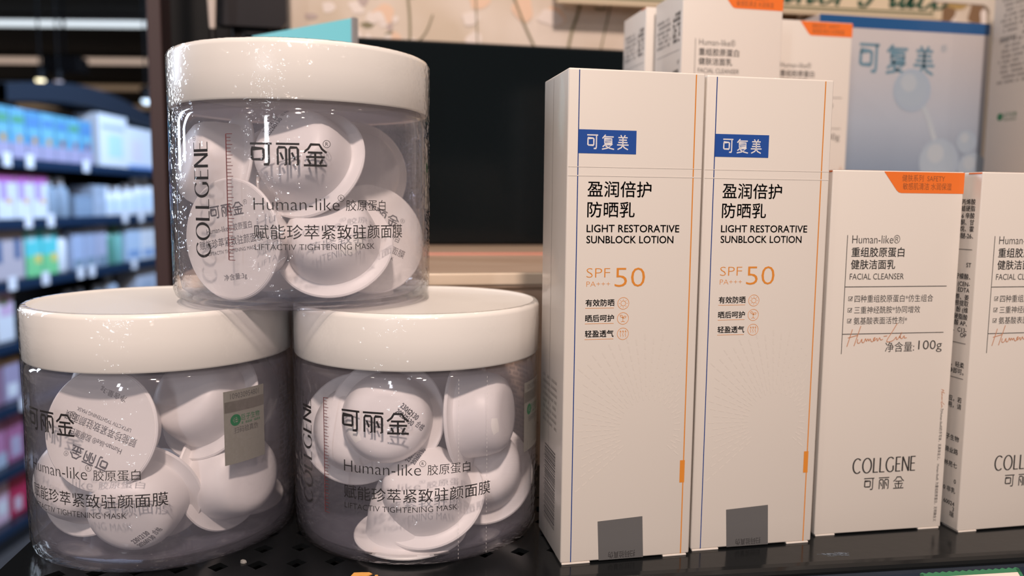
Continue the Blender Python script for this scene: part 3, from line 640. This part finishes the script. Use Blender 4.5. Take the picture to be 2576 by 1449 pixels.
WC, DC, HC = 47.8, 32.0, 122.6
def make_cleanser(loc, rz, label, group):
    t = thing('cleanser_carton', label, 'carton', loc, rz, group)
    obj('carton_body', MB().rbox(0, WC, 0, DC, .4, HC, .5, 3), M['carton'], t, smooth=True)
    obj('top_panel', MB().flat([rect(.4, WC - .4, .4, DC - .4)], lambda x, y: (x, y, HC + .05)), M['orangeband'], t, normals=False)
    obj('tuck_flap', MB().rbox(.4, 7.5, -.12, 8, 0, .5, .12), M['carton'], t); obj('tuck_flap', MB().rbox(39, WC - .8, -.12, 8, 0, .5, .12), M['carton'], t)
    F = front_map()
    crv = [(18.2, 122.3)] + [(18.2 + (23.0 - 18.2) * k / 4, 122.3 - 6.0 * k / 4) for k in range(1, 5)] + [(23.9, 115.6), (24.9, 115.4), (47.75, 115.4), (47.75, 122.3)]
    bd = obj('orange_band', MB().flat([(crv, [tuple(range(len(crv)))])], front_map(.06)).flat([rect(DC - 6, DC - .2, HC - .7, HC - .2)], side_map(DC, .06)), M['orangeband'], t, normals=False)
    obj('band_text', MB().flat([text('健肤系列  SAFETY', 24.8, 40.5, 119.2, 121.4), text('敏感肌清洁 水润保湿', 25.2, 43.1, 116.5, 118.8)], front_map(.09)), M['orangetext'], bd, normals=False)
    T = [text('Human-like®', 8.1, 25.4, 98.9, 101.7, -.006), bold(text('重组胶原蛋白', 8.1, 27.2, 94.4, 97.6)), bold(text('健肤洁面乳', 8.1, 24.1, 90.4, 93.5)), text('FACIAL CLEANSER', 7.9, 27.6, 87.0, 89.0),
         text('四种重组胶原蛋白*仿生组合', 10.1, 39.0, 79.4, 81.9), text('三重神经酰胺*协同增效', 10.2, 34.4, 75.7, 78.1), text('氨基酸表面活性剂*', 10.2, 29.8, 72.1, 74.5),
         text('净含量:', 22.3, 33.1, 62.6, 66.0), text('100g', 34.6, 43.5, 62.2, 66.3, -.004), collgene(13.0, 36.4, 21.2, 26.3, .56, .36),
         strokes(KE, 17.4, 21.2, 15.2, 19.4, .36), strokes(LI, 22.9, 26.8, 15.2, 19.4, .36), strokes(JIN, 28.5, 32.4, 15.2, 19.4, .36), stroke([(6.35, 101.6), (6.35, 62.3)], .22), rect(6.35, 43.8, 84.5, 84.75), rect(6.35, 43.8, 68.8, 69.05)]
    for v in (80.7, 76.9, 73.3):
        T += [stroke([(7.9, v - .65), (9.2, v - .65), (9.2, v + .65), (7.9, v + .65)], .14, None, True), stroke([(8.15, v + .1), (8.5, v - .4), (9.4, v + .7)], .18)]
    T.append(rot2(text('为Human-like®的手写体，无具体含义。  Human-like®: 为重组胶原蛋白，无明确含义', 0, 40, 0, 1.25), -pi / 2, 44.6, 42.6))
    obj('printed_text', MB().flat(T, F), mat('dark_grey_ink', (.045, .042, .042), .5) if 'dark_grey_ink' not in bpy.data.materials else bpy.data.materials['dark_grey_ink'], t, normals=False)
    cp = [signature(7.8, 29.2, 64.6, 72.2, .26)]; cq = [rot2(signature(0, 6.4, 0, 1.6, .14), -pi / 2, 44.4, 49.4)]
    obj('signature', MB().flat(cp, front_map(.07)), M['copper'], t, normals=False); obj('small_signature', MB().flat(cq, front_map(.07)), M['copper'], t, normals=False)
    S = side_map(DC); sd = []
    lines = [(112.0, '、丙烯酸'), (109.8, '鲸蜡硬脂'), (107.4, '聚-6 辛酸'), (105.2, '乙酮、甘'), (103.0, '酯烷、霍'), (100.7, '醇醚-26、'), (91.0, 'ST'), (87.0, '柠檬酸、'), (84.5, '(CEN-'), (82.5, 'EDTA'), (80.0, '萘、姜'), (77.9, '根提取'), (75.7, '酚 (维'),
             (73.3, '硬脂酸'), (71.2, '酸 AP、'), (68.9, '、C13-'), (67.2, 'OP'), (56.8, '，轻柔'), (54.5, '净即可。'), (44.8, '应，若'), (42.5, '使用，请'), (31.2, '子生物'), (26.7, '锦业路'), (21.9, '林苑七'), (16.4, '0'), (13.0, '0 非乳'), (8.4, '60024'), (6.6, '3'), (4.6, '瑞')]
    for k, (v, s_) in enumerate(lines):
        sd.append(bold(text_right(s_, DC - 2.2, v, 2.1), .04))
        if 40 < v < 115 and s_ not in ('ST', 'OP'): sd.append(blocks(3, DC - 12.5, v, 1.5, 100 + k))
    sd += [rect(3, DC - 2.2, v - .1, v + .1) for v in (96.9, 65.1, 53.0)]
    obj('side_print', MB().flat(sd, S), M['greyink'], t, normals=False)
    return t
FR, BK = 'facial cleanser cartons in the front row', 'facial cleanser cartons on the riser'
c1 = make_cleanser((151.5 * MM, 236.6 * MM, SZ), -.0188, 'white facial cleanser carton with orange corner, in front beside the sunblock cartons', FR)
dup(c1, 'cleanser_carton', (202.1 * MM, 231.1 * MM, SZ), .005, 'white facial cleanser carton cut off by the right edge, its printed side showing', FR)
dup(c1, 'cleanser_carton', (142.2 * MM, 341.5 * MM, SZ + TZ * MM), .006, 'blurred cleanser carton with orange corner on the riser, directly above the sunblock cartons', BK)
dup(c1, 'cleanser_carton', (206.0 * MM, 385.5 * MM, SZ + TZ * MM), 0.0, 'blurred cleanser carton on the riser beside the blue molecule box', BK)
dup(c1, 'cleanser_carton', (138.4 * MM, 377.0 * MM, SZ + TZ * MM), 0.0, 'blurred cleanser carton farthest left on the riser, mostly hidden behind another', BK)

# blue molecule box
bb = thing('molecule_box', 'pale blue box with blue top stripe and molecule picture on the riser', 'box', (288 * MM, 430 * MM, SZ + TZ * MM))
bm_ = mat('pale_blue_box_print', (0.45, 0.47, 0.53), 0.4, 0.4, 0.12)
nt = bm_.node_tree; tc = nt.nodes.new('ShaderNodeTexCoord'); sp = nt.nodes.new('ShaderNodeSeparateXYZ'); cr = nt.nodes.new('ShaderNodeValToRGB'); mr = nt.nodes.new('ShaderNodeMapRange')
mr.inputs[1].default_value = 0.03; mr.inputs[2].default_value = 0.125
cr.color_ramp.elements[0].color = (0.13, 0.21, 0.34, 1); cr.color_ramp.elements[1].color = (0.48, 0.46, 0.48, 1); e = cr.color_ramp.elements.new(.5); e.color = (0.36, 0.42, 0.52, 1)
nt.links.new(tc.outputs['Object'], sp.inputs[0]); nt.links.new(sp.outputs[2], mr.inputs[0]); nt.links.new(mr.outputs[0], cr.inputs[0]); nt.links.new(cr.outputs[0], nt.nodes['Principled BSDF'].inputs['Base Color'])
BX = 288
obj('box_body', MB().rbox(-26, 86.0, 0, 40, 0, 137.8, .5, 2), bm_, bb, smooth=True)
obj('blue_stripe', MB().box(-26, 86.05, -.06, 0, 131.0, 137.6), mat('deep_blue_print', (0.012, 0.09, 0.27), .3, .5, .1), bb)
obj('brand_lettering', MB().flat([kfm(.2, 49.8, 106.5, 122.6, 1.7), reg_mark(55.5, 122, 1.8)], front_map(.08)), mat('teal_blue_ink', (0.13, 0.25, 0.34), .5), bb, normals=False)
mo = MB()
def disc(cx, cy, r, mi, dy): mo.add([(cx + r * cos(2 * pi * k / 36), -dy, cy + r * sin(2 * pi * k / 36)) for k in range(36)], [tuple(range(36))], mi)
mo.flat([stroke([(40, 92), (46, 86), (56, 62)], 3.4, smooth=1)], front_map(.10), 2)
for cx, cy, r in ((36, 97, 12.5), (57, 56, 13.5), (75, 68, 7), (80, 52, 10)):
    disc(cx, cy, r, 1, .12); disc(cx - r * .08, cy + r * .1, r * .86, 0, .14); disc(cx - r * .2, cy + r * .35, r * .42, 2, .16)
obj('molecule_picture', mo, [mat('bubble_blue_print', (.34, .42, .52), .35), mat('bubble_edge_print', (.33, .41, .52), .35), mat('bubble_light_print', (.40, .465, .54), .35)], bb, normals=False)

# grey-sided box at the right edge
gb = thing('grey_box', 'grey sided box full of small print at the upper right edge', 'box', (368 * MM, 374 * MM, SZ + TZ * MM))
obj('box_body', MB().rbox(0, 60, 0, 47, 0, 205, .5, 2), mat('grey_white_board', (0.62, 0.58, 0.54), .5), gb, smooth=True)
G = []; 
for k in range(21):
    v = 158 - k * 2.9
    if k == 11: continue
    G.append(blocks(8 if k % 4 else 6, 46, v, 1.5, 300 + k))
obj('fine_print', MB().flat(G, side_map(47)), M['greyink'], gb, normals=False)
obj('bold_print', MB().flat([blocks(6, 18, 124.5, 2.0, 9, 1.0), blocks(22, 40, 126, 1.4, 10)], side_map(47, .06)), M['ink'], gb, normals=False)
obj('green_logo', MB().flat([ring(10.2, 81, 1.1, 2.1), text('巨子生物', 13, 22, 80.2, 83.2), blocks(13, 22, 78.6, .9, 4)], side_map(47, .06)), M['green'], gb, normals=False)
# white display frame with rounded opening behind the grey box
fr = MB()
arc = [(422.5 - 6 + 6 * cos(radians(90 * k / 6)), 164.4 - 6 + 6 * sin(radians(90 * k / 6))) for k in range(7)]
poly = [(422.5, 0), (434, 0), (434, 186), (380, 186), (380, 164.4)] + arc[::-1]
fr.prism(poly, 487, 490, mapf=lambda x, z, y: (x, y, z))
tag(obj('sign_holder', fr, mat('white_acrylic_frame', (0.68, 0.62, 0.55), .4), loc=(0, 0, SZ + TZ * MM)), 'white sign holder frame with rounded corner behind the blue box', 'sign holder')

# crumbs on the shelf
def chip(name, pts, z, h, m, label, cat, loc, grp=None):
    mb = MB(); n = len(pts); rnd = random.Random(n)
    vs = [(x, y, 0.02) for x, y in pts] + [(x * .93, y * .93, h * (1 + .5 * rnd.uniform(-1, 1))) for x, y in pts]
    mb.add(vs, [tuple(range(n))[::-1], tuple(range(n, 2 * n))] + [(i, (i + 1) % n, n + (i + 1) % n, n + i) for i in range(n)])
    o = obj(name, mb, m, loc=(loc[0] * MM, loc[1] * MM, SZ + z * MM)); tag(o, label, cat, grp); return o
chip('tape_scrap', [(-3.2, -.2), (-2.2, 1.2), (.3, 2.0), (2.6, .9), (3.4, .6), (1.6, -.9), (-.6, -1.3), (-2.4, -1.0)], 0, .5, M['scrap'], 'torn orange scrap on the shelf in front of the right jar', 'scrap', (1.2, 233.5))
chip('tape_crumb', [(-.5, 0), (-.2, .5), (.5, .4), (.6, -.2), (.1, -.5)], 0, .5, M['scrap'], 'tiny orange crumb on the shelf beside the torn orange scrap', 'crumb', (5.6, 231.8))
chip('glue_crumb', [(-.9, 0), (-.3, .6), (.6, .5), (1.0, -.1), (.4, -.7), (-.4, -.5)], 0, .7, M['clearscrap'], 'small clear glue crumb on the shelf at the left jar foot', 'crumb', (-34.2, 248.6))

# ================================================================== far rack on the left, behind
RB = (0, 0, SZ + CH)
rk = thing('store_rack', 'long dark store rack of products along the aisle at left', 'rack', RB, -TH)
sheet = mat('dark_rack_metal', (0.012, 0.014, 0.018), .4); railm = mat('rack_rail_blue', (0.008, 0.026, 0.06), .3)
RX = -2000
SHV = [('top', 155), ('second', -90), ('third', -335), ('fourth', -580), ('fifth', -830), ('sixth', -1080), ('lowest', -1310)]
obj('back_panel', MB().box(RX - 420, RX - 400, 2700, 4750, -1405, 420), sheet, rk)
obj('end_panel', MB().box(RX - 420, RX + 10, 4690, 4720, -1405, 440), sheet, rk)
for nm, z in SHV:
    b = obj('shelf_board', MB().box(RX - 400, RX, 2700, 4690, z - 28, z), sheet, rk)
    obj('price_rail', MB().box(RX, RX + 8, 2700, 4690, z - 36, z + 2), railm, b)
obj('kick_plate', MB().box(RX - 400, RX - 10, 2700, 4690, -1405, -1338), sheet, rk)
ca = [(3300 + 1350 * k / 16, 455 + 75 * sin(pi * k / 16)) for k in range(17)]; cb = [(y, z - 70 - 20 * sin(pi * k / 16)) for k, (y, z) in enumerate(ca)]
cn = MB()
for k in range(16):
    (a, za), (b, zb), (c, zc), (d, zd) = ca[k], ca[k + 1], cb[k + 1], cb[k]
    cn.add([(x, y, z) for x in (RX - 250, RX - 40) for y, z in ((a, za), (b, zb), (c, zc), (d, zd))], [(0, 1, 2, 3), (7, 6, 5, 4), (0, 4, 5, 1), (2, 6, 7, 3)])
obj('arched_header', cn, mat('navy_header', (0.014, 0.022, 0.035), .35), rk)
PC = {}
def pm_(col, r=.4):
    if col not in PC: PC[col] = mat('package_colour_%d' % len(PC), col, r, .3, .15)
    return PC[col]
ORD = ['first', 'second', 'third', 'fourth', 'fifth', 'sixth', 'seventh', 'eighth', 'ninth', 'tenth', 'eleventh', 'twelfth', 'thirteenth', 'fourteenth']
cnt = {}
def rack_item(shelf, y0, y1, h, kind, cols, desc, dx=40):
    nm, z = SHV[shelf]; i = cnt.get(shelf, 0); cnt[shelf] = i + 1
    lab = '%s, %s on the far rack\'s %s shelf' % (desc, ORD[i], nm)
    t = thing('product_' + kind, lab, kind, (0, 0, 0), -TH, 'products on the far rack')
    loc = crot(Vector(((RX - dx) * MM, (y0 + y1) / 2 * MM, z * MM))); t.location = Vector(RB) + loc + Vector((0, 0, .0008))
    wd = y1 - y0; x1 = 0; dp = min(120, max(60, wd))
    if kind == 'carton':
        obj('carton_body', MB().rbox(-dp, 0, -wd / 2, wd / 2, .5, h, 2, 2), pm_(cols[0]), t)
        for k, (a, b, c, d, col) in enumerate(cols[1:]):
            obj(('top_print', 'front_patch', 'side_patch', 'lower_print', 'extra_patch')[k], MB().box(0, .8 + .2 * k, -wd / 2 + a * wd, -wd / 2 + b * wd, c * h, d * h), pm_(col), t)
    else:
        r = wd / 2
        obj('bottle_body', MB().lathe([(0, 0), (r * .94, 0), (r, r * .1), (r, h * .62), (r * .9, h * .72), (r * .42, h * .8), (r * .42, h * .82), (0, h * .82)], 28), pm_(cols[0], .3), t, (-r * MM, 0, 0), smooth=True)
        obj('bottle_cap', MB().lathe([(0, h * .81), (r * .5, h * .81), (r * .5, h), (0, h)], 24), pm_(cols[1], .3), t, (-r * MM, 0, 0), smooth=True)
        if len(cols) > 2: obj('bottle_label', MB().lathe([(r * 1.01, h * .15), (r * 1.01, h * .55)], 28), pm_(cols[2]), t, (-r * MM, 0, 0), smooth=True, normals=False)
    return t
W1 = (.80, .82, .84); PB = (.45, .52, .62); TE = (.10, .36, .48); LV = (.40, .36, .50); OR_ = (.62, .33, .06)
for k in range(8):
    y0 = 3100 + k * 107
    c = [(.16, .42, .56), (.12, .36, .48), (.14, .40, .58), (.10, .30, .50)][k % 4]
    rack_item(0, y0, y0 + 100, 208, 'carton', [c, (.1, .9, .70, .86, (.10, .34, .20) if k in (0, 1, 2, 6) else (.10, .25, .50)), (.4, .72, .34, .47, OR_ if k < 5 else (.36, .12, .10)), (0, 1, 0, .32, LV), (.1, .9, .52, .62, (.20, .50, .58))],
              'teal blue carton with green top and small square' if k in (0, 1, 2, 6) else 'teal blue carton with deep blue top')
rack_item(0, 4020, 4310, 262, 'carton', [W1, (.1, .9, .72, .80, (.45, .52, .68)), (.3, .8, .2, .62, (.55, .78, .78))], 'large bright white carton with a pale blue band')
rack_item(0, 4315, 4640, 222, 'carton', [W1, (.1, .5, .2, .7, (.80, .74, .78)), (0, 1, 0, .1, (.2, .35, .7))], 'large bright white carton with a pale pink patch')
rack_item(1, 3070, 3190, 160, 'carton', [(.10, .22, .42), (.1, .9, .6, .8, (.2, .3, .5))], 'dark blue carton')
for k in range(3):
    y0 = 3205 + k * 118
    rack_item(1, y0, y0 + 110, 186, 'carton', [W1, (0, 1, .8, 1.0, (.52, .14, .42)), (.15, .6, .42, .80, (.50, .36, .72)), (.5, .8, .34, .46, (.80, .45, .16))], 'white carton with purple and magenta upper half')
rack_item(1, 3575, 3655, 175, 'bottle', [(.30, .38, .46), W1], 'grey blue bottle with pale cap'); rack_item(1, 3670, 3750, 178, 'bottle', [(.30, .38, .46), W1], 'grey blue bottle with pale cap')
rack_item(1, 3770, 3930, 100, 'carton', [(.26, .34, .44), (0, 1, .5, .6, (.32, .42, .52))], 'low grey blue carton'); rack_item(1, 3940, 4060, 150, 'carton', [(.40, .46, .54), (.2, .8, .4, .6, PB)], 'upright grey blue carton')
for k in range(5):
    rack_item(1, 4090 + k * 112, 4190 + k * 112, [150, 150, 165, 200, 210][k], 'bottle', [W1, W1, (.62, .72, .82)], 'white bottle with pale blue label')
rack_item(2, 3130, 3360, 203, 'carton', [(.55, .48, .50), (.18, .36, .35, .8, (.07, .14, .28)), (.72, .88, .4, .82, (.07, .14, .28))], 'pinkish grey carton with two dark blue windows')
for k in range(2):
    y0 = 3372 + k * 122
    rack_item(2, y0, y0 + 115, 206, 'carton', [(.12, .66, .66), (0, 1, 0, .42, (.22, .66, .28)), (.55, .95, .26, .44, (.82, .66, .16)), (.1, .6, .7, .95, (.45, .80, .80))], 'cyan and green carton with a yellow square')
rack_item(2, 3620, 3715, 206, 'bottle', [(.86, .87, .88), (.30, .30, .32)], 'bright white bottle')
for k in range(3): rack_item(2, 3730 + k * 110, 3832 + k * 110, [184, 195, 206][k], 'carton', [[(.42, .50, .66), (.40, .46, .60), (.46, .48, .60)][k], (.1, .9, 0, .25, (.22, .30, .36))], 'lavender grey carton with dark foot band')
rack_item(2, 4075, 4150, 206, 'bottle', [(.10, .30, .22), (.06, .16, .14)], 'dark green bottle'); rack_item(2, 4160, 4240, 205, 'bottle', [(.20, .48, .42), (.12, .34, .26)], 'pale green bottle')
rack_item(2, 4260, 4420, 190, 'carton', [(.55, .68, .82), (.1, .9, .1, .3, (.25, .40, .65))], 'pale blue carton with blue foot'); rack_item(2, 4430, 4600, 200, 'carton', [W1, (.1, .9, .08, .28, (.30, .45, .70))], 'pale white carton with blue foot')
rack_item(3, 3080, 3150, 200, 'carton', [W1, (0, 1, .55, 1, (.62, .40, .58))], 'white carton with pink top')
rack_item(3, 3160, 3270, 205, 'carton', [W1, (.2, .9, .5, 1, (.70, .48, .66)), (.3, .6, .7, .85, (.20, .30, .12))], 'white carton with pink and green picture')
for k, y0 in enumerate((3700, 3800, 3960)): rack_item(3, y0, y0 + 85, 150, 'bottle', [(.32, .38, .42), (.25, .28, .32)], 'small grey bottle')
rack_item(3, 4080, 4180, 190, 'bottle', [(.40, .48, .56), (.3, .36, .42)], 'pale grey bottle'); rack_item(3, 4360, 4600, 205, 'carton', [(.58, .62, .70), (.2, .8, .3, .6, PB)], 'wide pale lavender carton')
rack_item(4, 3080, 3170, 190, 'carton', [(.34, .20, .30), (0, 1, .8, 1, (.46, .30, .18))], 'plum carton with tan top'); rack_item(4, 3180, 3290, 180, 'carton', [(.42, .36, .50), (.2, .8, .1, .4, W1), (0, 1, .85, 1, (.5, .32, .18))], 'mauve carton with white patch')
rack_item(5, 3080, 3170, 190, 'carton', [(.52, .22, .38), (0, 1, 0, .3, PB)], 'pink carton with grey foot'); rack_item(5, 3180, 3290, 200, 'carton', [(.46, .16, .30), (.2, .8, .1, .5, (.5, .45, .58))], 'magenta carton with mauve patch')
rack_item(6, 3080, 3170, 185, 'carton', [(.72, .50, .60), (.2, .8, .2, .5, W1)], 'pale pink carton with white patch'); rack_item(6, 3180, 3300, 190, 'carton', [(.55, .03, .10), (.2, .6, .1, .4, (.75, .6, .68))], 'crimson carton with pink patch')
# bright price cards on the rails
cards = [(0, 3200), (0, 3350), (0, 3790), (1, 3320), (1, 3480), (1, 4150), (1, 4330), (2, 3190), (2, 3420), (2, 3700), (2, 3800), (2, 4230), (3, 3300), (4, 3220), (5, 3250)]
for k, (s_, y) in enumerate(cards):
    nm, z = SHV[s_]
    o = obj('price_card', MB().box(0, 2, -26, 26, -34, 20), pm_((.88, .88, .90)), loc=Vector(RB) + crot(Vector(((RX + 9) * MM, y * MM, z * MM)))); o.rotation_euler = (0, 0, -TH)
    tag(o, 'white price card on the far rack\'s %s shelf rail, %s along it' % (nm, ORD[sum(1 for a, b in cards[:k] if a == s_)]), 'price card', 'price cards on the far rack')

# ceiling strip lights and hanging lamps over the aisle
def strip(y, z, wd, col, st, desc):
    t = thing('strip_light', desc, 'ceiling light', Vector(RB) + crot(Vector((-2.6, y * MM, z * MM))), -TH, 'strip lights across the aisle ceiling')
    obj('housing', MB().box(-5200, 2700, -wd / 2 - 25, wd / 2 + 25, 2, 48), mat('strip_housing', (.03, .025, .02), .6) if 'strip_housing' not in bpy.data.materials else bpy.data.materials['strip_housing'], t)
    obj('diffuser', MB().rbox(-5200, 2700, -wd / 2, wd / 2, -wd * .55, 2, 6), mat('strip_glow', (.8, .8, .8), .5, emit=col, estr=st), t)
strip(6900, 1458, 70, (.86, .95, 1.0), .95, 'bright white strip light across the aisle ceiling, nearest one')
strip(8700, 1458, 90, (1.0, .72, .55), .45, 'dim peach strip light across the aisle ceiling, second nearest')
strip(10700, 1458, 110, (1.0, .62, .32), .13, 'faint brown strip light across the aisle ceiling, third nearest')
strip(12900, 1458, 120, (1.0, .62, .30), .12, 'faintest brown strip light across the aisle ceiling, farthest')
def lamp(X, Y, Z, r, col, st, desc):
    t = thing('spot_lamp', desc, 'lamp', Vector(RB) + crot(Vector((X * MM, Y * MM, Z * MM))), -TH)
    zr = 1508 - Z
    obj('lamp_lens', MB().lathe([(0, -r), (r * .5, -r * .86), (r * .86, -r * .5), (r, 0), (0, 0)], 24), mat('lamp_glow', (.9, .9, .9), .4, emit=col, estr=st), t, smooth=True)
    obj('lamp_can', MB().lathe([(0, 0), (r * 1.2, 0), (r * 1.2, r * 2.5), (r * .4, r * 3), (0, r * 3)], 24), M['blackpl'], t, smooth=True)
    obj('hanging_rod', MB().lathe([(0, r * 3), (5, r * 3), (5, zr), (0, zr)], 12), M['blackpl'], t)
lamp(-2880, 5000, 712, 26, (1.0, .86, .50), 3.0, 'glowing warm yellow spot lamp hanging over the aisle')
lamp(-2770, 5000, 705, 24, (.75, .5, .48), .35, 'dim pinkish spot lamp beside the yellow one over the aisle')
lamp(-2240, 5000, 597, 28, (.62, .80, 1.0), 2.2, 'glowing cool white spot lamp beside the brown upright')
bx = thing('ceiling_box', 'dark box hanging under the aisle ceiling above the spot lamps', 'box', Vector(RB) + crot(Vector((-2.78, 5.1, .80))), -TH)
obj('box_casing', MB().rbox(-115, 115, -60, 60, -35, 60, 6), M['blackpl'], bx); obj('hanging_rod', MB().box(-6, 6, -6, 6, 58, 708), M['blackpl'], bx)
